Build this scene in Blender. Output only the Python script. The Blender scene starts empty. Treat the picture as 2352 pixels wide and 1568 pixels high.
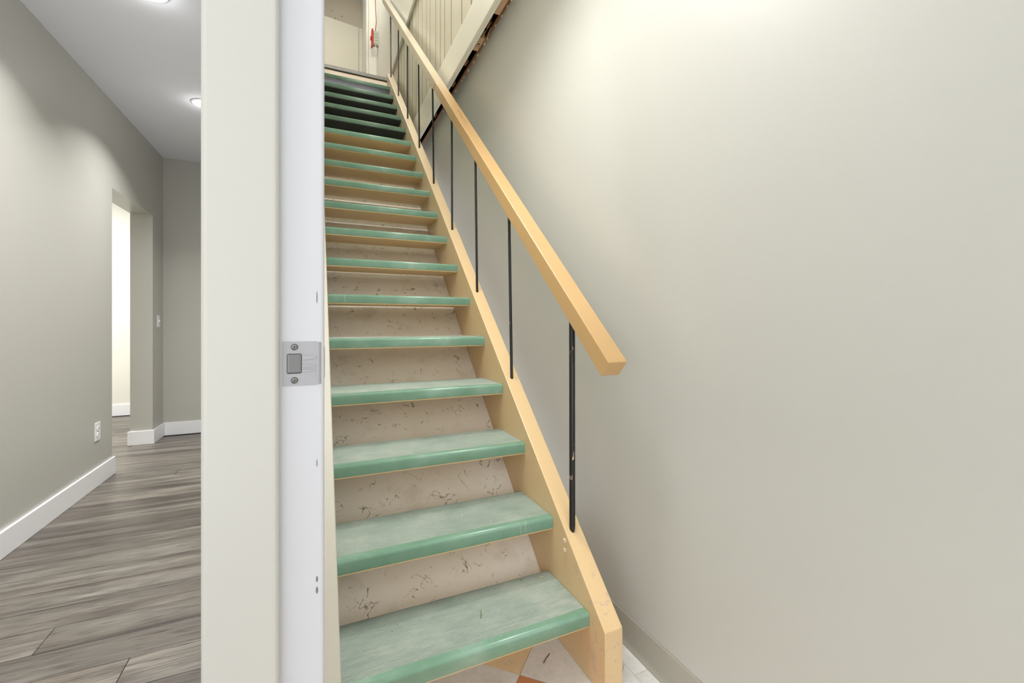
import bpy, math, random
from mathutils import Vector, Matrix

# ------------------------------------------------------------------ camera, world, lights, exposure
scene = bpy.context.scene
C = scene.collection
HCAM = 1.1206
YAW = math.atan(457 / 1001.6)
cam_d = bpy.data.cameras.new('camera')
cam_d.sensor_width = 36.0
cam_d.lens = 1001.6 / 2352 * 36.0
cam_d.shift_y = -43 / 2352
cam_d.clip_start = 0.03
cam = bpy.data.objects.new('camera', cam_d)
C.objects.link(cam)
cam.location = (0, 0, HCAM)
cam.rotation_euler = (math.pi / 2, 0, -YAW)
scene.camera = cam

world = bpy.data.worlds.new('world')
scene.world = world
world.use_nodes = True
world.node_tree.nodes['Background'].inputs[0].default_value = (0.97, 0.985, 1, 1)
world.node_tree.nodes['Background'].inputs[1].default_value = 2.1

scene.view_settings.view_transform = 'Standard'
scene.view_settings.look = 'None'
scene.view_settings.gamma = 1.0
scene.view_settings.use_curve_mapping = False
scene.view_settings.exposure = 0.27


def lamp(name, loc, power, size, color=(1, 0.97, 0.92), rot=(0, 0, 0), spread=180):
    d = bpy.data.lights.new(name, 'AREA')
    d.shape = 'DISK'
    d.size = size
    d.energy = power
    d.color = color
    d.spread = math.radians(spread)
    o = bpy.data.objects.new(name, d)
    C.objects.link(o)
    o.location = loc
    o.rotation_euler = rot
    return o


def bulb(name, loc, power, radius, color=(1, 0.985, 0.965)):
    d = bpy.data.lights.new(name, 'POINT')
    d.shadow_soft_size = radius
    d.energy = power
    d.color = color
    o = bpy.data.objects.new(name, d)
    C.objects.link(o)
    o.location = loc
    return o


WARM = (1, 0.985, 0.965)
lamp('lobby_light', (0.28, 1.22, 2.72), 13, 0.55, WARM, spread=160)
lamp('lobby_light', (0.40, -1.10, 2.72), 3, 0.50, WARM)  # unseen rear lamp, added to lift the tread undersides and lining board
lamp('upstairs_ceiling_lamp', (0.25, 2.1, 6.44), 82, 0.40, WARM)
lamp('upstairs_ceiling_lamp', (0.25, 6.2, 6.44), 9, 0.40, WARM)
for ly in (0.36, 1.53, 2.70, 3.93):
    lamp('hall_downlight_lamp', (-0.74, ly, 2.74), 13.5 if ly > 1 else 5, 0.11, (1, 0.99, 0.98), spread=122)
    bulb('hall_downlight_glow', (-0.74, ly, 2.70), 0.5, 0.04, (1, 0.99, 0.98))
lamp('side_room_lamp', (-2.9, 5.2, 2.70), 92, 0.6, (1, 0.99, 0.98))

# ------------------------------------------------------------------ materials


def srgb(r, g, b):
    def f(c):
        c /= 255.0
        return c / 12.92 if c <= 0.04045 else ((c + 0.055) / 1.055) ** 2.4
    return (f(r), f(g), f(b), 1)


class NT:
    def __init__(self, name, rough=0.6, spec=0.5):
        self.m = bpy.data.materials.new(name)
        self.m.use_nodes = True
        self.t = self.m.node_tree
        self.b = self.t.nodes['Principled BSDF']
        self.b.inputs['Roughness'].default_value = rough
        self.b.inputs['Specular IOR Level'].default_value = spec

    def n(self, typ, ins=None, **kw):
        nd = self.t.nodes.new(typ)
        for k, v in kw.items():
            setattr(nd, k, v)
        for k, v in (ins or {}).items():
            s = nd.inputs[k]
            if isinstance(v, bpy.types.NodeSocket):
                self.t.links.new(v, s)
            else:
                s.default_value = v
        return nd

    def coords(self, scale=(1, 1, 1), rnd=False, out='Object'):
        tc = self.n('ShaderNodeTexCoord')
        v = tc.outputs[out]
        if rnd:
            oi = self.n('ShaderNodeObjectInfo')
            mul = self.n('ShaderNodeMath', {0: oi.outputs['Random'], 1: 57.0}, operation='MULTIPLY')
            v = self.n('ShaderNodeVectorMath', {0: v, 1: mul.outputs[0]}, operation='ADD').outputs[0]
        return self.n('ShaderNodeMapping', {'Vector': v, 'Scale': scale}).outputs[0]

    def noise(self, vec, scale, detail=4, rough=0.55, dist=0.0):
        return self.n('ShaderNodeTexNoise', {'Vector': vec, 'Scale': scale, 'Detail': detail, 'Roughness': rough,
                                             'Distortion': dist}).outputs['Fac']

    def ramp(self, fac, stops):
        r = self.n('ShaderNodeValToRGB', {'Fac': fac})
        el = r.color_ramp.elements
        while len(el) < len(stops):
            el.new(0.5)
        for e, (p, c) in zip(el, stops):
            e.position = p
            e.color = c if len(c) == 4 else (*c, 1)
        return r.outputs['Color']

    def mix(self, fac, a, b, mode='MIX'):
        nd = self.n('ShaderNodeMix', data_type='RGBA', blend_type=mode)
        for idx, v in ((0, fac), (6, a), (7, b)):
            s = nd.inputs[idx]
            if isinstance(v, bpy.types.NodeSocket):
                self.t.links.new(v, s)
            else:
                s.default_value = v
        return nd.outputs[2]

    def math(self, op, a, b=0.0):
        return self.n('ShaderNodeMath', {0: a, 1: b}, operation=op).outputs[0]

    def maprange(self, v, a, b, c=0.0, d=1.0):
        return self.n('ShaderNodeMapRange', {'Value': v, 'From Min': a, 'From Max': b, 'To Min': c, 'To Max': d}).outputs[0]

    def color(self, c):
        s = self.b.inputs['Base Color']
        if isinstance(c, bpy.types.NodeSocket):
            self.t.links.new(c, s)
        else:
            s.default_value = c

    def bump(self, h, strength=0.2, dist=0.002):
        nd = self.n('ShaderNodeBump', {'Height': h, 'Strength': strength, 'Distance': dist})
        self.t.links.new(nd.outputs[0], self.b.inputs['Normal'])


W0 = (0, 0, 0, 1)
W1 = (1, 1, 1, 1)


def paint(name, col, rough=0.5, var=0.04, orange=0.15, marks=None, spec=0.5):
    k = NT(name, rough, spec)
    v = k.coords()
    big = k.noise(v, 1.3, 3)
    lo = tuple(c * (1 - var) for c in col[:3]) + (1,)
    hi = tuple(min(1, c * (1 + var)) for c in col[:3]) + (1,)
    c = k.ramp(big, [(0.3, lo), (0.7, hi)])
    if marks:
        m1 = k.noise(k.coords((1, 1, 1)), 14, 6, 0.6, 0.6)
        f = k.maprange(m1, 0.68, 0.74)
        c = k.mix(k.math('MULTIPLY', f, 0.7), c, marks)
    k.color(c)
    if orange:
        k.bump(k.noise(v, 260, 2), orange, 0.001)
    return k.m


M = {}
M['wall'] = paint('wall_paint', srgb(189, 189, 182), 0.42, 0.02, 0.12)
M['wall_hall'] = paint('hall_wall_paint', srgb(188, 187, 179), 0.36, 0.015, 0.12)
M['wall_white'] = paint('upper_wall_paint', srgb(232, 230, 219), 0.45, 0.02, 0.08)
M['stair_white'] = paint('stair_side_bounce_white', srgb(242, 240, 232), 0.6, 0.01, 0.08)  # unseen stair side of the partition, white chosen to bounce light onto the stair
M['ceiling'] = paint('ceiling_paint', srgb(240, 242, 250), 0.8, 0.01, 0.05)
M['base_white'] = paint('white_trim_paint', srgb(243, 243, 245), 0.35, 0.01, 0.0)
M['jamb_white'] = paint('white_jamb_paint', srgb(197, 198, 201), 0.38, 0.015, 0.06)
M['jamb_cream'] = paint('cream_jamb_paint', srgb(191, 190, 182), 0.35, 0.02, 0.06)
M['cream_skirt'] = paint('cream_skirt_paint', srgb(176, 172, 159), 0.45, 0.05, 0.1, srgb(170, 160, 130))
M['cream_board'] = paint('cream_board_paint', srgb(216, 210, 190), 0.38, 0.05, 0.12)
M['groove'] = paint('dark_board_edge', srgb(120, 110, 84), 0.7, 0.1, 0)  # groove darkness put into the colour of the board sides
M['cream_trim'] = paint('cream_trim_paint', srgb(240, 236, 222), 0.35, 0.03, 0.5)
M['leaf_door'] = paint('cream_door_paint', srgb(226, 222, 206), 0.45, 0.02, 0.05)
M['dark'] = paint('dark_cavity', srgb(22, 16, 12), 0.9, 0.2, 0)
M['dark_metal'] = paint('grey_nosing_metal', srgb(112, 108, 100), 0.4, 0.1, 0)
M['riser'] = paint('pinkish_riser_paint', srgb(220, 202, 182), 0.5, 0.05, 0)
M['vinyl_base'] = paint('grey_vinyl_cove', srgb(158, 154, 142), 0.4, 0.05, 0.05)
M['pine'] = paint('raw_pine', srgb(214, 180, 138), 0.7, 0.1, 0.1)
M['pine_orange'] = paint('orange_resin_wood', srgb(196, 120, 60), 0.6, 0.2, 0.1)
M['wood_brown'] = paint('brown_lumber', srgb(130, 88, 48), 0.7, 0.2, 0.1)
M['plaster'] = paint('torn_plaster', srgb(230, 228, 222), 0.8, 0.05, 0.3)
M['black_ink'] = paint('dark_ink', srgb(48, 40, 34), 0.7, 0.05, 0)
M['plastic'] = paint('white_plastic', srgb(240, 240, 240), 0.3, 0.01, 0)
M['slot'] = paint('dark_slot', srgb(60, 60, 60), 0.5, 0.01, 0)
M['scuff'] = paint('grey_scuff', srgb(118, 118, 118), 0.7, 0.05, 0)
M['red'] = paint('red_paint', srgb(200, 30, 12), 0.4, 0.05, 0)
M['grey_box'] = paint('grey_green_metal', srgb(178, 184, 168), 0.5, 0.1, 0.2)
M['cord'] = paint('brown_cord', srgb(150, 110, 92), 0.6, 0.05, 0)
M['grass'] = paint('green_blade', srgb(70, 110, 40), 0.6, 0.05, 0)
M['twig'] = paint('dry_twig', srgb(60, 54, 46), 0.8, 0.05, 0)
M['chip'] = paint('pale_chip', srgb(225, 205, 160), 0.8, 0.05, 0)
M['underside'] = paint('tread_underside_wood', srgb(226, 192, 136), 0.4, 0.12, 0.1)
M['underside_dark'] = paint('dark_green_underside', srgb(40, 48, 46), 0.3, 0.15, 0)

k = NT('steel_plate', 0.38)
k.color(srgb(160, 160, 163))
k.b.inputs['Metallic'].default_value = 0.2
M['steel'] = k.m
k = NT('screw_steel', 0.3)
k.color(srgb(120, 120, 118))
k.b.inputs['Metallic'].default_value = 0.7
M['screw'] = k.m

k = NT('lamp_lens', 0.5)
k.color(W1)
k.b.inputs['Emission Color'].default_value = (1, 0.99, 0.96, 1)
k.b.inputs['Emission Strength'].default_value = 4.0
M['lens'] = k.m


def gold_paint(name, side, cream, y0, y1, chips=True):
    """tan gloss paint on the lower run, blended to cream further up (world-space along the stair)"""
    k = NT(name, 0.32)
    v = k.coords()
    sep = k.n('ShaderNodeSeparateXYZ', {0: v})
    jitter = k.math('MULTIPLY', k.math('SUBTRACT', k.noise(v, 4, 3), 0.5), 0.5)
    f = k.maprange(k.math('ADD', sep.outputs['Y'], jitter), y0, y1)
    var = k.noise(k.coords((6, 1, 1)), 3, 4)
    a = k.ramp(var, [(0.3, tuple(c * 0.98 for c in side[:3])), (0.7, tuple(min(1, c * 1.02) for c in side[:3]))])
    c = k.mix(f, a, cream)
    if chips:
        ch = k.noise(v, 34, 5, 0.65, 0.3)
        m = k.maprange(ch, 0.705, 0.72)
        # chips cluster near the foot of the stair
        low = k.maprange(sep.outputs['Y'], 1.06, 1.35, 1.0, 0.0)
        m2 = k.math('MULTIPLY', k.maprange(k.noise(v, 30, 4, 0.6), 0.595, 0.62), low)
        c = k.mix(k.math('MAXIMUM', m, k.math('MULTIPLY', m2, 0.9)), c, srgb(196, 172, 150))
    k.color(c)
    k.bump(k.noise(v, 90, 3), 0.06, 0.001)
    return k.m


M['gold_rail'] = gold_paint('gold_rail_paint', srgb(193, 158, 108), srgb(200, 189, 164), 2.7, 3.3, False)
M['gold_stringer'] = gold_paint('tan_stringer_paint', srgb(217, 188, 142), srgb(214, 198, 168), 2.2, 4.4)

# black enamel balusters with rubbed spots
k = NT('black_enamel', 0.3)
v = k.coords((60, 60, 14), rnd=True)
c1 = k.maprange(k.noise(v, 1.0, 5, 0.6), 0.66, 0.69)
k.color(k.mix(c1, srgb(26, 25, 26), srgb(206, 172, 150)))
M['black'] = k.m

# green rubber: glossy nosing, dusty ribbed top
k = NT('green_rubber', 0.3)
v = k.coords((1, 1, 1), rnd=True)
n1 = k.noise(v, 9, 5, 0.6)
c = k.ramp(n1, [(0.3, srgb(112, 150, 126)), (0.55, srgb(124, 160, 138)), (0.75, srgb(146, 174, 156))])
sc = k.maprange(k.noise(k.coords((50, 8, 8), rnd=True), 1.0, 4, 0.6), 0.66, 0.74, 0, 0.45)
c = k.mix(sc, c, srgb(190, 196, 180))
dk = k.maprange(k.noise(k.coords((22, 30, 30), rnd=True), 1.0, 4, 0.7), 0.70, 0.76, 0, 0.6)
c = k.mix(dk, c, srgb(70, 76, 60))
k.color(c)
M['rubber'] = k.m
k = NT('green_rubber_dusty', 0.62)
v = k.coords((1, 1, 1), rnd=True)
c = k.ramp(k.noise(v, 7, 5, 0.6), [(0.3, srgb(134, 150, 138)), (0.55, srgb(152, 165, 153)), (0.75, srgb(172, 179, 167))])
str_ = k.noise(k.coords((7, 260, 1), rnd=True), 1.0, 3, 0.6)
c = k.mix(k.maprange(str_, 0.58, 0.75, 0, 0.35), c, srgb(196, 194, 178))
sp = k.maprange(k.noise(v, 120, 2, 0.5), 0.74, 0.77)
c = k.mix(sp, c, srgb(235, 230, 215))
ds = k.maprange(k.noise(k.coords((1, 1, 1), rnd=True), 95, 2, 0.5), 0.75, 0.78)
c = k.mix(ds, c, srgb(70, 64, 50))
k.color(c)
M['rubber_dusty'] = k.m
k = NT('groove_dust', 0.8)
f = k.maprange(k.noise(k.coords((14, 60, 1), rnd=True), 1.0, 4, 0.7), 0.40, 0.62)
k.color(k.mix(f, srgb(122, 140, 126), srgb(222, 213, 194)))
M['groove_dust'] = k.m
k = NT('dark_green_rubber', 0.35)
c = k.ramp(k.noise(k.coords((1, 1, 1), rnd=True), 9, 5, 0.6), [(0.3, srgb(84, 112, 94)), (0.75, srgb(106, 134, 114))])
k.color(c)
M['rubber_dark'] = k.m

# dirty board lining the back of the stair
k = NT('dirty_soffit_paint', 0.42)
v = k.coords()
c = k.ramp(k.noise(v, 1.6, 4, 0.6), [(0.32, srgb(230, 221, 203)), (0.52, srgb(238, 231, 217)), (0.7, srgb(244, 239, 230))])
sm = k.maprange(k.noise(v, 6, 5, 0.65), 0.55, 0.8, 0, 0.4)
c = k.mix(sm, c, srgb(160, 146, 116))
strand = k.noise(k.coords((1, 1, 1)), 11, 3, 0.5, 1.5)
ln = k.math('SUBTRACT', 1.0, k.maprange(k.math('ABSOLUTE', k.math('SUBTRACT', strand, 0.5)), 0.0, 0.017))
msk = k.maprange(k.noise(v, 13, 4, 0.6), 0.54, 0.61)
blot = k.maprange(k.noise(v, 36, 5, 0.7, 0.8), 0.65, 0.71, 0, 0.9)
spk = k.maprange(k.noise(v, 150, 3, 0.6), 0.70, 0.75, 0, 0.6)
d = k.math('MAXIMUM', k.math('MULTIPLY', k.math('MULTIPLY', ln, msk), 0.95), k.math('MAXIMUM', blot, spk))
c = k.mix(d, c, srgb(86, 75, 54))
k.color(c)
M['soffit'] = k.m

# floor planks
k = NT('vinyl_plank', 0.38)
tc = k.n('ShaderNodeTexCoord')
oi = k.n('ShaderNodeObjectInfo')
off = k.math('MULTIPLY', oi.outputs['Random'], 83.0)
vv = k.n('ShaderNodeVectorMath', {0: tc.outputs['Object'], 1: off}, operation='ADD').outputs[0]
m1 = k.n('ShaderNodeMapping', {'Vector': vv, 'Scale': (0.9, 11, 1)}).outputs[0]
m2 = k.n('ShaderNodeMapping', {'Vector': vv, 'Scale': (9, 190, 1)}).outputs[0]
m3 = k.n('ShaderNodeMapping', {'Vector': vv, 'Scale': (2.2, 9, 1)}).outputs[0]
g1 = k.noise(m1, 1.0, 5, 0.6, 0.6)
g2 = k.noise(m2, 1.0, 3, 0.6)
c = k.ramp(g1, [(0.28, srgb(78, 72, 67)), (0.43, srgb(116, 109, 101)), (0.55, srgb(145, 138, 128)), (0.72, srgb(174, 167, 157))])
warm = k.maprange(k.noise(m3, 1.0, 2), 0.5, 0.75, 0, 0.35)
c = k.mix(warm, c, srgb(150, 132, 115))
wv = k.n('ShaderNodeTexWave', {'Vector': m3, 'Scale': 2.6, 'Distortion': 6.0, 'Detail': 2.0, 'Detail Scale': 1.2}, wave_type='RINGS')
wm = k.maprange(k.noise(m3, 0.7, 2), 0.56, 0.66, 0, 0.4)
c = k.mix(k.math('MULTIPLY', wm, k.maprange(wv.outputs['Fac'], 0.55, 0.95)), c, srgb(92, 82, 72))
c = k.mix(k.maprange(g2, 0.5, 0.66, 0, 0.75), c, srgb(70, 64, 58))
tone = k.maprange(oi.outputs['Random'], 0, 1, 0.52, 0.86)
c = k.mix(1.0, c, k.n('ShaderNodeCombineColor', {0: tone, 1: tone, 2: tone}).outputs[0], 'MULTIPLY')
k.color(c)
M['plank'] = k.m


def tile_mat(name, base, spot, rough=0.35):
    k = NT(name, rough)
    v = k.coords((1, 1, 1))
    c = k.ramp(k.noise(v, 60, 4, 0.6), [(0.3, tuple(x * 0.93 for x in base[:3])), (0.7, tuple(min(1, x * 1.05) for x in base[:3]))])
    c = k.mix(k.maprange(k.noise(v, 5, 4, 0.6), 0.5, 0.75, 0, 0.35), c, srgb(168, 160, 144))
    c = k.mix(k.maprange(k.noise(v, 70, 4, 0.65, 0.6), 0.70, 0.74, 0, 0.8), c, spot)
    k.color(c)
    return k.m


M['tile_white'] = tile_mat('white_vinyl_tile', srgb(232, 231, 227), srgb(112, 104, 92))
M['tile_tan'] = tile_mat('tan_vinyl_tile', srgb(236, 210, 166), srgb(160, 120, 70))
M['tile_orange'] = tile_mat('orange_vinyl_tile', srgb(206, 140, 90), srgb(150, 90, 50))
M['grout'] = paint('dark_seam', srgb(46, 41, 36), 0.8, 0.1, 0)

# grey board with pin holes
k = NT('pinhole_board', 0.8)
vo = k.n('ShaderNodeTexVoronoi', {'Vector': k.coords(), 'Scale': 8.0})
pin = k.math('LESS_THAN', vo.outputs['Distance'], 0.07)
k.color(k.mix(pin, srgb(204, 196, 180), srgb(80, 70, 60)))
M['pinhole'] = k.m

# ------------------------------------------------------------------ geometry helpers


def mesh(name, verts, faces, mats, fm=None):
    me = bpy.data.meshes.new(name)
    me.from_pydata([tuple(v) for v in verts], [], faces)
    for m in (mats if isinstance(mats, (list, tuple)) else [mats]):
        me.materials.append(M[m])
    if fm:
        for p, i in zip(me.polygons, fm):
            p.material_index = i
    me.update()
    return me


def link(name, me, parent=None, kind=None, label=None, cat=None, group=None):
    o = bpy.data.objects.new(name, me)
    C.objects.link(o)
    if parent:
        o.parent = parent
    for kk, vv in (('kind', kind), ('label', label), ('category', cat), ('group', group)):
        if vv:
            o[kk] = vv
    return o


def empty(name, loc=(0, 0, 0), **kw):
    o = link(name, None, **kw)
    o.location = loc
    o.empty_display_size = 0.05
    return o


class G:
    """gathers boxes / prisms / tubes into one mesh"""

    def __init__(self):
        self.v, self.f, self.m = [], [], []

    def add(self, vs, fs, mi=0):
        b = len(self.v)
        self.v += [tuple(x) for x in vs]
        self.f += [tuple(i + b for i in f) for f in fs]
        self.m += [mi] * len(fs)
        return self

    def box(self, x0, x1, y0, y1, z0, z1, mi=0):
        vs = [(x, y, z) for z in (z0, z1) for y in (y0, y1) for x in (x0, x1)]
        return self.add(vs, [(0, 2, 3, 1), (4, 5, 7, 6), (0, 1, 5, 4), (2, 6, 7, 3), (0, 4, 6, 2), (1, 3, 7, 5)], mi)

    def prism_x(self, poly, x0, x1, mi=0):
        """poly: list of (y, z), counter-clockwise seen from +x"""
        n = len(poly)
        vs = [(x0, y, z) for y, z in poly] + [(x1, y, z) for y, z in poly]
        fs = [tuple(range(n))[::-1], tuple(range(n, 2 * n))]
        fs += [(i, (i + 1) % n, n + (i + 1) % n, n + i) for i in range(n)]
        return self.add(vs, fs, mi)

    def prism_z(self, poly, z0, z1, mi=0):
        n = len(poly)
        vs = [(x, y, z0) for x, y in poly] + [(x, y, z1) for x, y in poly]
        fs = [tuple(range(n))[::-1], tuple(range(n, 2 * n))]
        fs += [(i, (i + 1) % n, n + (i + 1) % n, n + i) for i in range(n)]
        return self.add(vs, fs, mi)

    def prism_y(self, poly, y0, y1, mi=0):
        """poly: (x, z) counter-clockwise seen from -y"""
        n = len(poly)
        vs = [(x, y0, z) for x, z in poly] + [(x, y1, z) for x, z in poly]
        fs = [tuple(range(n)), tuple(range(n, 2 * n))[::-1]]
        fs += [((i + 1) % n, i, n + i, n + (i + 1) % n) for i in range(n)]
        return self.add(vs, fs, mi)

    def tube(self, pts, r, seg=8, mi=0):
        pts = [Vector(p) for p in pts]
        rings = []
        for i, p in enumerate(pts):
            t = (pts[min(i + 1, len(pts) - 1)] - pts[max(i - 1, 0)]).normalized()
            a = Vector((1, 0, 0)) if abs(t.x) < 0.9 else Vector((0, 1, 0))
            u = t.cross(a).normalized()
            w = t.cross(u)
            rr = r[i] if isinstance(r, (list, tuple)) else r
            rings.append([p + (u * math.cos(2 * math.pi * j / seg) + w * math.sin(2 * math.pi * j / seg)) * rr for j in range(seg)])
        vs = [q for R_ in rings for q in R_]
        fs = [tuple(range(seg)), tuple(range(len(vs) - seg, len(vs)))[::-1]]
        for i in range(len(rings) - 1):
            for j in range(seg):
                a, b = i * seg + j, i * seg + (j + 1) % seg
                fs.append((a, a + seg, b + seg, b))
        return self.add(vs, fs, mi)

    def lathe(self, prof, center=(0, 0, 0), seg=32, axis='z', mi=0):
        vs = []
        cx, cy, cz = center
        for r, h in prof:
            for j in range(seg):
                a = 2 * math.pi * j / seg
                if axis == 'z':
                    vs.append((cx + r * math.cos(a), cy + r * math.sin(a), cz + h))
                elif axis == 'y':
                    vs.append((cx + r * math.cos(a), cy + h, cz + r * math.sin(a)))
                else:
                    vs.append((cx + h, cy + r * math.cos(a), cz + r * math.sin(a)))
        fs = []
        for i in range(len(prof) - 1):
            for j in range(seg):
                fs.append((i * seg + j, i * seg + (j + 1) % seg, (i + 1) * seg + (j + 1) % seg, (i + 1) * seg + j))
        fs.append(tuple(range(seg))[::-1])
        fs.append(tuple(range((len(prof) - 1) * seg, len(prof) * seg)))
        return self.add(vs, fs, mi)

    def build(self, name, mats, parent=None, bevel=0, seg=2, smooth=False, **kw):
        o = link(name, mesh(name, self.v, self.f, mats, self.m), parent, **kw)
        if bevel:
            b = o.modifiers.new('bevel', 'BEVEL')
            b.width = bevel
            b.segments = seg
            b.limit_method = 'ANGLE'
            b.angle_limit = math.radians(40)
        if smooth:
            for p in o.data.polygons:
                p.use_smooth = True
        return o


def struct(name, g, mats, **kw):
    return g.build(name, mats, kind='structure', **kw)


random.seed(4)
HC = 2.76          # ground floor ceiling
ZL = 3.99          # upstairs landing
ZC = 6.50          # upstairs ceiling
S, RUN, Y0 = 0.21, 0.22894, 0.9150
XL, XR = 0.0635, 0.7896
SL = S / RUN
HX = -1.355        # hall left wall face
YB = 5.38          # hall back wall
PX0, PX1 = -0.118, 0.006   # partition faces

# ------------------------------------------------------------------ structure: walls and ceilings
g = G()
g.box(PX0, PX1, 0.70, 8.0, 0, HC)
g.box(PX0, PX1, 1.45, 8.0, HC, ZC)
g.box(PX0, PX1, -0.42, -0.30, 0, HC)
g.box(PX0, PX1, -0.30, 0.70, 2.08, HC)
for i_ in range(5, len(g.m), 6):
    g.m[i_] = 1
struct('wall_partition', g, ['wall_hall', 'stair_white'], label='painted partition wall between the hall and the staircase')

g = G()
g.box(HX - 0.165, HX, 0.2, 4.17, 0, HC)
g.box(HX - 0.165, HX, 4.17, 5.07, 2.12, HC)
g.box(HX - 0.165, HX, 5.07, 6.8, 0, HC)
struct('wall_left', g, 'wall_hall', label='beige hall wall with a doorless opening')
struct('wall_back', G().box(HX, PX0, YB, YB + 0.12, 0, HC), 'wall_hall', label='beige end wall of the hall')
g = G()
g.box(-4.2, HX - 0.165, 6.8, 6.92, 0, HC)
g.box(-4.32, -4.2, 2.4, 6.92, 0, HC)
g.box(-4.2, HX - 0.165, 2.28, 2.4, 0, HC)
struct('wall_side_room', g, 'wall_white', label='brightly lit wall of the room beyond the opening')
struct('ceiling', G().box(-4.3, PX0, -1.7, 6.92, HC, HC + 0.1), 'ceiling', label='white hall ceiling')
struct('ceiling_lobby', G().box(PX1, 1.1, -1.7, 1.45, HC, HC + 0.1), 'ceiling')
struct('ceiling_upstairs', G().box(PX0, 2.0, 1.3, 8.2, ZC, ZC + 0.1), 'ceiling')
struct('wall_right', G().box(1.0, 1.06, -1.7, 7.2, 0, 2.907), 'wall', label='large plain greige wall beside the staircase')
struct('wall_above_lobby', G().box(PX1, 1.1, 1.33, 1.45, HC + 0.1, ZC), 'wall_white')

# cove base along the right wall
g = G()
cove = [(0.0, 0.104), (-0.0035, 0.103), (-0.0045, 0.10), (-0.0045, 0.022), (-0.006, 0.012), (-0.010, 0.005), (-0.016, 0.0015), (-0.0165, 0.0), (0, 0)]
g.prism_y([(1.0 + a, b) for a, b in cove][::-1], -1.6, 6.0)
struct('baseboard_right', g, 'vinyl_base', smooth=False, label='grey vinyl cove base along the staircase wall')
for p in bpy.data.objects['baseboard_right'].data.polygons:
    p.use_smooth = abs(p.normal.y) < 0.5

# hall baseboards
BH, BT = 0.128, 0.015


def baseboard(name, g, **kw):
    return struct(name, g, 'base_white', bevel=0.003, **kw)


baseboard('baseboard_left', G().box(HX, HX + BT, 0.2, 4.185, 0, BH), label='white baseboard of the long hall wall')
baseboard('baseboard_stub', G().prism_z([(HX - 0.18, 5.055), (HX + BT, 5.055), (HX + BT, YB), (HX, YB), (HX, 5.07), (HX - 0.18, 5.07)], 0, BH),
          label='white baseboard wrapping the corner of the hall opening')
baseboard('baseboard_back', G().box(HX + BT, PX0, YB - BT, YB, 0, BH), label='white baseboard of the hall end wall')
baseboard('baseboard_partition', G().box(PX0 - BT, PX0, 0.72, YB - BT, 0, BH))
baseboard('baseboard_side_room', G().box(-4.2, HX - 0.165, 6.785, 6.8, 0, BH), label='white baseboard of the lit side room')

# ------------------------------------------------------------------ hall plank floor
fl = struct('floor', G().box(-4.2, PX1 - 0.05, -1.6, 6.8, -0.06, -0.004), 'grout', label='grey brown vinyl plank floor of the hall')
PW, PL = 0.150, 1.82


def plank_mesh(L):
    g_ = 0.0012
    t = 0.0016
    vs = []
    for z, i in ((-0.004, g_), (-0.0006, g_), (0.0, g_ + t)):
        vs += [(i, i, z), (L - i, i, z), (L - i, PW - i, z), (i, PW - i, z)]
    fs = [(8, 9, 10, 11)]
    for b in (0, 4):
        for j in range(4):
            fs.append((b + j, b + (j + 1) % 4, b + 4 + (j + 1) % 4, b + 4 + j))
    return mesh('plank', vs, fs, 'plank')


plank_cache = {}
rows = [2.46 - PW * 27 + PW * i for i in range(56)]
npl = 0
for i, y in enumerate(rows):
    if y < -1.6 or y + PW > 6.8:
        continue
    if y + PW > YB:
        x_end, x_start = HX - 0.165, -4.2
    elif y > 2.4 and y < YB:
        x_end = PX0
        x_start = -4.2 if y >= 3.6 else HX
    else:
        x_end, x_start = PX0, HX if y > 0.2 else -4.2
    if y < 0.70 and y + PW > -0.30:
        x_end = PX1 - 0.055
    x = x_end - (random.uniform(0.15, 1.1) if random.random() < 0.2 else random.uniform(1.28, 1.8))
    edges = [x_end]
    while x > x_start + 0.05:
        edges.append(x)
        x -= PL
    edges.append(x_start)
    for a, b in zip(edges[1:], edges[:-1]):
        L = round(b - a, 3)
        if L < 0.03:
            continue
        if L not in plank_cache:
            plank_cache[L] = plank_mesh(L)
        o = link('plank', plank_cache[L], fl)
        o.location = (a, y, 0)

# ------------------------------------------------------------------ stair lobby tile floor (laid diagonally)
ft = struct('floor_lobby', G().box(PX1 - 0.05, 1.0, -1.6, 2.2, -0.06, -0.003), 'grout', label='diagonally laid vinyl tile floor under the staircase')


def clip(poly, x0, x1, y0, y1):
    for ax, lim, sgn in ((0, x0, 1), (0, x1, -1), (1, y0, 1), (1, y1, -1)):
        out = []
        for i in range(len(poly)):
            a, b = poly[i], poly[(i + 1) % len(poly)]
            da, db = (a[ax] - lim) * sgn, (b[ax] - lim) * sgn
            if da >= 0:
                out.append(a)
            if da * db < 0:
                t = da / (da - db)
                out.append((a[0] + (b[0] - a[0]) * t, a[1] + (b[1] - a[1]) * t))
        poly = out
        if not poly:
            return []
    return poly


TS = 0.305
VX, VY = 0.599, 1.253
dA = (math.sqrt(0.5), math.sqrt(0.5))
dB = (-math.sqrt(0.5), math.sqrt(0.5))
gp = 0.0006
for i in range(-12, 10):
    for j in range(-12, 10):
        q = []
        for a, b in ((i * TS + gp, j * TS + gp), ((i + 1) * TS - gp, j * TS + gp), ((i + 1) * TS - gp, (j + 1) * TS - gp), (i * TS + gp, (j + 1) * TS - gp)):
            q.append((VX + dA[0] * a + dB[0] * b, VY + dA[1] * a + dB[1] * b))
        q = clip(q, PX1 - 0.05, 0.93, -1.6, 2.2)
        if len(q) < 3:
            continue
        if (i + j) % 2 or sum(p[0] for p in q) / len(q) > 0.82:
            mt = 'tile_white'
        else:
            mt = 'tile_orange' if (i // 1) % 2 else 'tile_tan'
        G().prism_z(q, -0.003, 0.0).build('tile', mt, ft)
yy = 1.10 - 6 * 0.305
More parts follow.
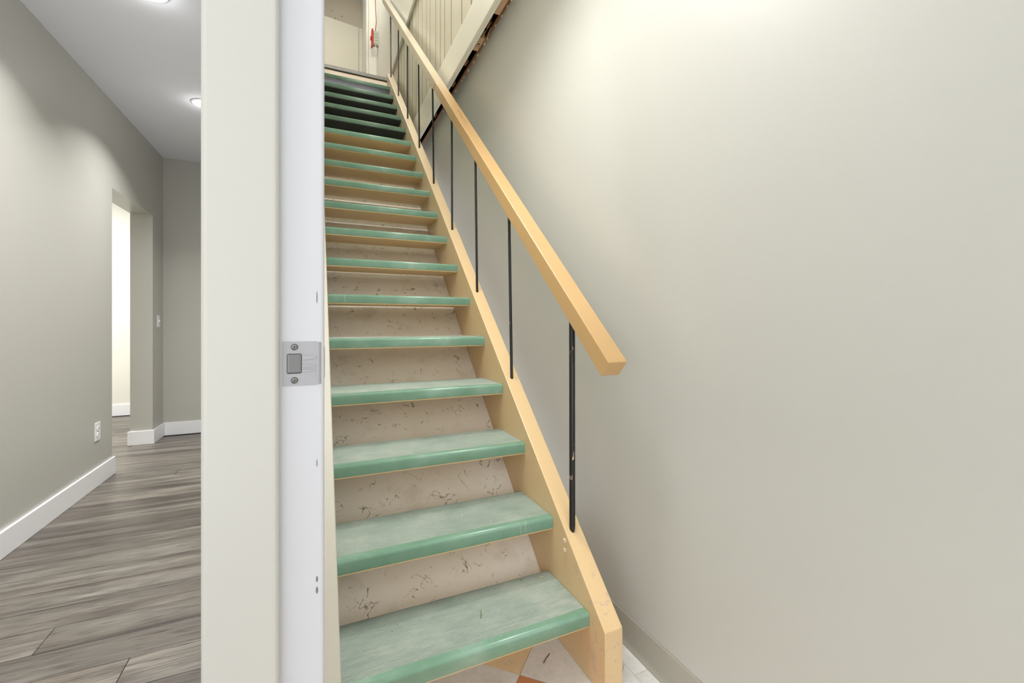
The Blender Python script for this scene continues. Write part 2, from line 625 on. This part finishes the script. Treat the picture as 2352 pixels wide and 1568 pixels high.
while yy < 2.2:
    G().box(0.931, 0.999, max(-1.6, yy) + gp, min(2.2, yy + 0.305) - gp, -0.003, 0.0).build('tile', 'tile_white', ft)
    yy += 0.305

# ------------------------------------------------------------------ door frame the camera looks past
df = empty('door_1', (0, 0.70, 0), kind='structure', label='cream and white door jamb with a strike plate')
W = df.matrix_world


def child(o, parent):
    """keep world placement of o under an empty parent that only has a location"""
    o.location = o.location - parent.location
    return o


child(G().box(-0.1245, -0.0397, 0.635, 0.72, 0, 2.10).build('door_stop', 'jamb_cream', df, bevel=0.007, seg=4), df)
child(G().box(-0.046, 0.0142, 0.65, 0.72, 0, 2.10).build('jamb', 'jamb_white', df, bevel=0.0045, seg=3), df)
child(G().box(-0.1245, 0.0142, -0.36, -0.30, 0, 2.10).build('jamb', 'jamb_white', df, bevel=0.004), df)
child(G().box(-0.1245, 0.0142, -0.30, 0.635, 2.05, 2.10).build('head_jamb', 'jamb_white', df, bevel=0.004), df)

jo = [c_ for c_ in df.children if c_.name.startswith('jamb')][0]
for z_, h_, w_ in ((0.772, 0.006, 0.0014), (0.757, 0.007, 0.0016), (1.155, 0.012, 0.0007), (0.93, 0.008, 0.0006)):
    so = G().lathe([(0.0001, -0.0006), (w_ * 0.8, -0.0004), (w_, 0.0)], (0, 0, 0), 12, 'y').build('scuff_mark', 'scuff', jo)
    so.scale = (1, 1, h_ / w_ * 0.7)
    so.location = (0.0048, 0.650, z_)
# strike plate: flat plate with a latch hole, lip curling round the jamb edge
g = G()
yp = 0.6488
zc_ = 1.066
hw = 0.0293
xs = [-0.0365, -0.0318, -0.0135, 0.0045]
zs = [zc_ - hw, zc_ - 0.0135, zc_ + 0.0135, zc_ + hw]
vs, fs = [], []
for z in zs:
    for x in xs:
        vs.append((x, yp, z))
for r in range(3):
    for c_ in range(3):
        if (r, c_) == (1, 1):
            continue
        a = r * 4 + c_
        fs.append((a, a + 1, a + 5, a + 4))
g.add(vs, fs)
# lip: strip bending back round the corner
nl = 6
lv, lf = [], []
for i in range(nl + 1):
    t = i / nl
    ang = t * math.radians(80)
    lx = 0.0045 + 0.0105 * math.sin(ang)
    ly = yp - 0.0006 + 0.0105 * (1 - math.cos(ang))
    inset = 0.004 * max(0, t - 0.5) * 2
    lv += [(lx, ly, zs[0] + 0.001 + inset * 2), (lx, ly, zs[3] - 0.001 - inset * 2)]
for i in range(nl):
    lf.append((2 * i, 2 * i + 2, 2 * i + 3, 2 * i + 1))
g.add(lv, lf)
# dished tongue beside the hole with two creases
for zc2, ww in ((zc_ + 0.008, 0.0035), (zc_ - 0.003, 0.002), (zc_ - 0.0095, 0.0015)):
    g.prism_y([(-0.0130, zc2 - ww), (0.004, zc2 - ww * 0.4), (0.004, zc2 + ww * 0.4), (-0.0130, zc2 + ww)], yp - 0.0016, yp)
sp_ = child(g.build('strike_plate', 'steel', df, label='small painted steel strike plate'), df)
sm_ = sp_.modifiers.new('solid', 'SOLIDIFY')
sm_.thickness = 0.0011
child(G().box(-0.0318, -0.0135, 0.6486, 0.6530, zc_ - 0.0135, zc_ + 0.0135).build('latch_hole', 'screw', df, bevel=0.004, seg=3), df)
for z in (zc_ - 0.0222, zc_ + 0.0222):
    s_ = G().lathe([(0.0001, -0.0019), (0.003, -0.0018), (0.0042, -0.0010), (0.0044, 0.0)], (-0.0225, yp, z), 20, 'y')
    s_.build('screw', 'screw', sp_, smooth=True)
    cr = G().box(-0.0225 - 0.0024, -0.0225 + 0.0024, yp - 0.0022, yp - 0.0018, z - 0.0004, z + 0.0004)
    cr.box(-0.0225 - 0.0004, -0.0225 + 0.0004, yp - 0.0022, yp - 0.0018, z - 0.0024, z + 0.0024)
    cr.build('screw_slot', 'slot', sp_)

# ------------------------------------------------------------------ staircase
st = empty('staircase', (0, 0, 0), label='steep straight staircase with green rubber treads, tan wooden handrail and black balusters', cat='staircase')


def noseline(y):
    return SL * (y - Y0)


def stringer_poly(y_front, off_top, off_bot, y_top):
    zt = noseline(y_top) + off_top
    yb = Y0 - off_bot / SL
    return [(y_front, 0.0), (yb, 0.0), (y_top, noseline(y_top) + off_bot), (y_top, zt), (y_front, noseline(y_front) + off_top)]


def stringer(x0, x1, mat, label):
    g = G().prism_x(stringer_poly(1.064, 0.060, -0.372, 5.262), x0, x1)
    return g.build('stringer', mat, st, bevel=0.003, label=label)


sr = stringer(XR, XR + 0.0655, 'gold_stringer', 'tan painted stringer on the railing side')
stringer(PX1 + 0.004, XL - 0.0012, 'cream_skirt', 'cream painted stringer on the doorway side')
# dowel ends and a nail hole on the inner stringer face
for yy_, zz_ in ((1.2895, 0.3715), (1.2895, 0.340)):
    G().box(XR - 0.006, XR + 0.002, yy_ - 0.005, yy_ + 0.005, zz_ - 0.006, zz_ + 0.006).build('dowel', 'riser', sr, bevel=0.0015)
G().lathe([(0.003, -0.0008), (0.003, 0.001)], (XR, 1.205, 0.165), 10, 'x').build('nail_hole', 'black_ink', sr)

# lining board behind the treads
ya, yb_ = 1.43, 5.25
G().prism_x([(ya, noseline(ya) - 0.335), (ya + 0.008, noseline(ya) - 0.347), (yb_, noseline(yb_) - 0.350), (yb_, noseline(yb_) - 0.335)], XL, XR - 0.0005).build(
    'soffit_panel', 'soffit', st, label='scuffed off-white board closing the back of the stair')

# treads (local origin at the nosing front, top)
D = 0.262


def cover_mesh(mats):
    prof = []                       # (y, z) from the back, top, over the nosing, down the front
    top = [(D, -0.0035), (D, 0.0)]
    yv = D - 0.006
    while yv > 0.030:
        top += [(yv, 0.0), (yv - 0.0010, -0.0013), (yv - 0.0024, -0.0013), (yv - 0.0034, 0.0)]
        yv -= 0.0072
    r = 0.011
    arc = [(r - r * math.sin(a), -r + r * math.cos(a)) for a in [math.pi / 2 * i / 6 for i in range(7)]]
    front = arc + [(0.0, -0.040), (0.0008, -0.0415), (0.0035, -0.0415)]
    inner = [(0.0035, -0.0045 - 0.007), (0.012, -0.0035)]
    prof = top + front + inner
    n = len(prof)
    vs = [(XL + 0.0008, y, z) for y, z in prof] + [(XR - 0.0008, y, z) for y, z in prof]
    fs, fm = [], []
    for i in range(n):
        j = (i + 1) % n
        fs.append((i, n + i, n + j, j)[::-1])
        fm.append((2 if i >= 2 and (i - 2) % 4 == 1 else 0) if i < len(top) - 1 else 1)
    fs.append(tuple(range(n)))
    fs.append(tuple(range(n, 2 * n))[::-1])
    fm += [1, 1]
    me = mesh('rubber_cover', vs, fs, mats, fm)
    for k_, p in enumerate(me.polygons):
        if len(top) <= k_ < len(top) + 7:
            p.use_smooth = True
    return me


board_me = {}
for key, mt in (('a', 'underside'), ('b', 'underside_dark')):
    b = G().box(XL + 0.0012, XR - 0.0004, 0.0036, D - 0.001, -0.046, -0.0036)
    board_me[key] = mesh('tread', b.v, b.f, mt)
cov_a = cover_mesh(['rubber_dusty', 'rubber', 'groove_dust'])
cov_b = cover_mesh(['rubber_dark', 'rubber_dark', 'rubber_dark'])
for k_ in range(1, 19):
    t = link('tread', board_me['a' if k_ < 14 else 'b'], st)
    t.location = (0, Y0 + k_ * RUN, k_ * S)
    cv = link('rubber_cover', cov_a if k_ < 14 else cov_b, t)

# ------------------------------------------------------------------ landing upstairs
YLD = Y0 + 19 * RUN
ld = struct('floor_landing', G().box(PX1, 1.0, YLD + 0.02, 8.0, ZL - 0.20, ZL - 0.002), 'riser', label='upstairs landing at the head of the staircase')
G().box(XL, XR, YLD + 0.006, YLD + 0.02, ZL - 0.20, ZL - 0.046).build('riser', 'riser', ld)
G().box(PX1 + 0.01, XR + 0.02, YLD - 0.012, YLD + 0.09, ZL - 0.040, ZL).build('metal_nosing', 'dark_metal', ld, bevel=0.004)

# ------------------------------------------------------------------ railing
rl = st
RS, RC, RT = 0.9145, 0.0532, 0.0812


def rail_top(y):
    return RC + RS * y


nrm = Vector((RS, -1)).normalized()   # (y, z) pointing down and into the stair
yb0 = 1.040
dlt = RT * RS / (1 + RS * RS)
poly = [(yb0, rail_top(yb0)), (yb0 + dlt, rail_top(yb0 + dlt) - RT), (5.62, rail_top(5.62) - RT), (5.62, rail_top(5.62))]
rail = G().prism_x(poly, 0.785, 0.8535).build('handrail', 'gold_rail', rl, bevel=0.003, seg=2)
# slots of old screws in the rail side, and a pencilled scribble on its top
for y_ in (3.05, 4.45):
    zz_ = rail_top(y_) - 0.047
    G().box(0.7843, 0.787, y_ - 0.006, y_ + 0.006, zz_ - 0.019, zz_ + 0.019).build('screw_slot', 'wood_brown', rail)
pts = []
for i in range(15):
    y_ = 2.62 - i * 0.013
    pts.append((0.822 + (0.011 if i % 2 else -0.011) * random.uniform(0.3, 1.0), y_, rail_top(y_) + 0.0003))
gs = G().tube(pts, 0.0008, 5)
gs.build('pencil_scribble', 'wood_brown', rail)

bal = [(1.2915, 1.2930, 0.0105), (1.800, 1.830, 0.0066), (2.258, 2.286, 0.0066), (2.730, 2.739, 0.0066), (3.205, 3.240, 0.0066),
       (3.687, 3.720, 0.0066), (4.190, 4.194, 0.0066), (4.680, 4.686, 0.0066), (5.165, 5.195, 0.0066)]
for yb1, yt1, r in bal:
    z0 = noseline(yb1) + 0.060
    z1 = rail_top(yt1) - RT
    xb = 0.8195
    g = G().tube([(xb, yb1, z0 - 0.012), (xb, yb1, z0 + 0.004), (xb, yt1, z1 - 0.004), (xb, yt1, z1 + 0.02)], r, 12)
    o = g.build('baluster', 'black', rl)
    for p in o.data.polygons:
        p.use_smooth = len(p.vertices) == 4

# ------------------------------------------------------------------ boarded fascia above the right wall
TB = 2.866          # bottom of the trim board
fa = struct('wall_upper', G().box(0.9286, 0.932, 1.45, 6.93, TB + 0.02, 4.262), 'wood_brown', label='cream tongue and groove boarding above the staircase wall')
edges = [1.46, 1.66, 1.86, 2.05, 2.24, 2.43, 2.624, 2.82, 3.068, 3.244, 3.368, 3.509, 3.699, 3.825, 3.994, 4.158, 4.254, 4.42, 4.56, 4.74, 4.88, 5.05, 5.22, 5.38, 5.56,
         5.72, 5.9, 6.08, 6.25, 6.42, 6.6, 6.76, 6.93]
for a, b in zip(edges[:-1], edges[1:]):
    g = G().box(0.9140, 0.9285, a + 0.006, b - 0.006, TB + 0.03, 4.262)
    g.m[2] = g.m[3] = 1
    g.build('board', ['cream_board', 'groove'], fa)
G().box(0.895, 0.9138, 1.46, 6.93, TB + 0.0005, 3.098).build('trim_board', 'cream_trim', fa, bevel=0.003)
G().box(0.9139, 0.9295, 1.46, 6.93, TB, TB + 0.018).build('trim_lip', 'cream_trim', fa, bevel=0.002)
up = struct('wall_upper_smooth', G().box(0.884, 0.95, 1.45, 6.93, 4.25, ZC), 'wall_white', label='smooth white wall above the boarding')
struct('trim_1', G().box(0.882, 0.9, 1.46, 6.93, 4.236, 4.2505), 'cream_trim', label='narrow ledge along the top of the boarding')

# open framing in the gap between boarding and wall
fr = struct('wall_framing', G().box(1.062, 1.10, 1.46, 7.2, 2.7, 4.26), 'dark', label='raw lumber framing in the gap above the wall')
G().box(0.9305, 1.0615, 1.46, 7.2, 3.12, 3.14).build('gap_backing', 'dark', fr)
G().box(0.985, 1.012, 1.46, 7.2, 2.908, 2.919).build('top_plate', 'wood_brown', fr)


def blk(y0, y1, z0, z1, mt, x0=0.931, x1=0.984):
    return G().box(x0, x1, y0, y1, z0, z1).build('lumber_block', mt, fr, bevel=0.002)


b1 = blk(2.14, 2.335, 2.905, 3.05, 'pine')
b2 = blk(2.565, 2.705, 2.905, 3.05, 'pine')
blk(1.70, 1.86, 2.905, 3.05, 'pine')
for y_, dy in ((2.40, 0.05), (2.79, 0.06)):
    q = [(y_ - dy, 2.93), (y_ + dy * 0.3, 2.915), (y_ + dy, 2.955), (y_ + dy * 0.6, 3.05), (y_ - dy * 0.5, 3.06)]
    G().prism_x(q, 0.931, 0.956).build('split_wood', 'pine_orange', fr, bevel=0.003)
for y_ in (2.47, 2.90, 3.20, 3.75):
    q = [(y_ - 0.03, 2.93), (y_ + 0.035, 2.93), (y_ + 0.10, 3.115), (y_ + 0.02, 3.115)]
    G().prism_x(q, 0.945, 0.982).build('brace', 'wood_brown', fr, bevel=0.002)
# lumber stamp on the underside of one block
gs = G()
cx, cy, zz_ = 0.966, 2.632, 2.9046
for rr in (0.007, 0.0045):
    pts = [(cx + rr * math.cos(a), cy + rr * math.sin(a), zz_) for a in [2 * math.pi * i / 12 for i in range(13)]]
    gs.tube(pts, 0.0008, 4)
gs.box(cx - 0.003, cx + 0.003, cy - 0.002, cy + 0.002, zz_ - 0.0004, zz_ + 0.0004)
for i, (dx, dy) in enumerate(((-0.018, 0.0), (-0.014, 0.012), (-0.02, 0.016), (0.004, 0.022), (-0.004, 0.026), (0.010, 0.020))):
    gs.box(cx + dx - 0.003, cx + dx + 0.003, cy + dy - 0.0015, cy + dy + 0.0015, zz_ - 0.0004, zz_ + 0.0004)
gs.build('lumber_stamp', 'black_ink', b2)
# ragged plaster along the top of the wall
for i in range(16):
    y_ = 2.15 + i * 0.095 + random.uniform(-0.03, 0.03)
    l_ = random.uniform(0.006, 0.03)
    q = [(y_, 2.897), (y_ + l_, 2.899), (y_ + l_ * 0.9, 2.909), (y_ + l_ * 0.4, 2.914), (y_ + l_ * 0.1, 2.909)]
    G().prism_x(q, 0.996, 1.0015).build('plaster_crumb', 'plaster', fr)

wr = G().tube([(0.985, 2.40, 3.00), (0.975, 2.46, 2.93), (0.962, 2.53, 2.90), (0.955, 2.575, 2.895), (0.958, 2.585, 2.875), (0.972, 2.56, 2.868),
               (0.982, 2.51, 2.885), (0.985, 2.47, 2.92)], 0.0016, 6)
wr.build('loose_wire', 'pine', None, smooth=True, label='thin pale wire looping out of the open framing gap', cat='wire')

# ------------------------------------------------------------------ upstairs end: return wall, header, door, fire alarm
struct('wall_return', G().box(0.745, 0.95, 6.93, 8.0, ZL, ZC), 'wall_white', label='white wall corner at the head of the stairs')
g = G().box(0.735, 0.760, 6.91, 6.945, ZL, ZC).box(0.858, 0.886, 6.915, 6.935, ZL, ZC)
struct('trim_2', g, 'wall_white', bevel=0.004, label='white upright trim at the stairhead wall')
struct('wall_end_upper', G().box(PX1, 0.745, 7.72, 7.80, ZL, ZC), 'pinhole', label='grey pin-holed board above the upstairs door')
dr = empty('door_2', (0.76, 7.70, ZL), kind='structure', label='plain cream door standing slightly ajar upstairs')
dr.rotation_euler = (0, 0, math.radians(8.3))
G().box(-0.79, -0.075, -0.04, 0.0, 0.008, 2.03).build('door_leaf', 'leaf_door', dr, bevel=0.002)
G().box(-0.070, 0.02, -0.04, 0.0, 0.008, 2.03).build('hinge_stile', 'leaf_door', dr, bevel=0.002)

al = empty('fire_alarm', (0.884, 6.72, 5.33), label='red and grey wall alarm unit with a cord on the upstairs wall', cat='alarm')
g = G().box(-0.075, 0.0, -0.02, 0.05, -0.10, 0.10)
for i in range(4):
    g.box(-0.070, -0.01, -0.024, -0.018, -0.085 + i * 0.045, -0.058 + i * 0.045)
g.build('housing', 'grey_box', al, bevel=0.006)
G().box(-0.098, -0.076, -0.03, 0.06, -0.125, 0.125).build('front_plate', 'red', al, bevel=0.006)
G().lathe([(0.035, -0.004), (0.030, -0.012), (0.012, -0.016)], (-0.098, 0.015, 0.0), 18, 'x').build('horn', 'red', al, smooth=True)
G().tube([(-0.045, -0.005, 0.095), (-0.030, -0.005, 0.25), (-0.035, -0.005, 0.33), (-0.055, -0.005, 0.75), (-0.05, -0.005, 1.15)], 0.006, 8).build(
    'cord', 'cord', al, smooth=True)
G().tube([(-0.045, -0.01, -0.10), (-0.035, -0.012, -0.16), (-0.03, -0.012, -0.23), (-0.05, -0.012, -0.26)], 0.004, 6).build('loose_lead', 'plastic', al, smooth=True)

# ------------------------------------------------------------------ hall fittings
ol = empty('wall_outlet', (HX, 3.921, 0.372), label='white duplex power outlet low on the long hall wall', cat='outlet')
G().box(0.0, 0.006, -0.040, 0.040, -0.062, 0.062).build('cover_plate', 'plastic', ol, bevel=0.003)
for z in (-0.022, 0.022):
    s_ = G().lathe([(0.0165, 0.0), (0.0165, 0.0085), (0.015, 0.0095)], (0, 0, z), 20, 'x').build('receptacle', 'plastic', ol)
    for y_ in (-0.006, 0.006):
        G().box(0.0093, 0.0099, y_ - 0.001, y_ + 0.001, z - 0.001, z + 0.007).build('slot', 'slot', s_)
G().lathe([(0.003, 0.006), (0.0025, 0.0075)], (0, 0, 0), 10, 'x').build('screw', 'screw', ol)

sw = empty('light_switch', (HX, 5.225, 1.135), label='small white switch on the wall by the hall corner', cat='switch')
G().box(0.0, 0.006, -0.036, 0.036, -0.058, 0.058).build('cover_plate', 'plastic', sw, bevel=0.003)
G().prism_y([(0.006, -0.012), (0.018, 0.008), (0.014, 0.012), (0.006, 0.012)], -0.005, 0.005).build('toggle', 'plastic', sw)

for ly, lab in ((2.70, 'round recessed ceiling light further from the hall end wall'), (3.93, 'round recessed ceiling light closer to the hall end wall')):
    dl = empty('recessed_light', (-0.74, ly, HC), label=lab, cat='ceiling light', group='recessed lights in the hall ceiling')
    G().lathe([(0.085, 0.0), (0.085, -0.004), (0.080, -0.007), (0.066, -0.006), (0.060, -0.001)], seg=40).build('trim_ring', 'plastic', dl, smooth=True)
    G().lathe([(0.060, -0.0015), (0.058, -0.0045)], seg=40).build('lens', 'lens', dl)

# ------------------------------------------------------------------ small litter
z1 = S + 0.0016


def litter(name, pts, r, mat, label, cat):
    o = G().tube(pts, r, 5).build(name, mat, label=label, cat=cat)
    return o


litter('grass_blade', [(0.470, 1.262, z1), (0.478, 1.280, z1 + 0.002), (0.484, 1.300, z1)], [0.0012, 0.0012, 0.0004], 'grass',
       'tiny green grass blade lying on the lowest tread', 'grass blade')
litter('twig', [(0.690, 1.262, 0.0016), (0.705, 1.275, 0.0016), (0.728, 1.290, 0.0016)], 0.0012, 'twig', 'thin dark twig lying on the white floor tile', 'twig')
litter('wood_chip', [(0.735, 1.372, z1 + 0.001), (0.742, 1.376, z1 + 0.001), (0.750, 1.374, z1 + 0.001)], [0.0014, 0.002, 0.0008], 'chip',
       'pale wood chip at the back of the lowest tread', 'wood chip')
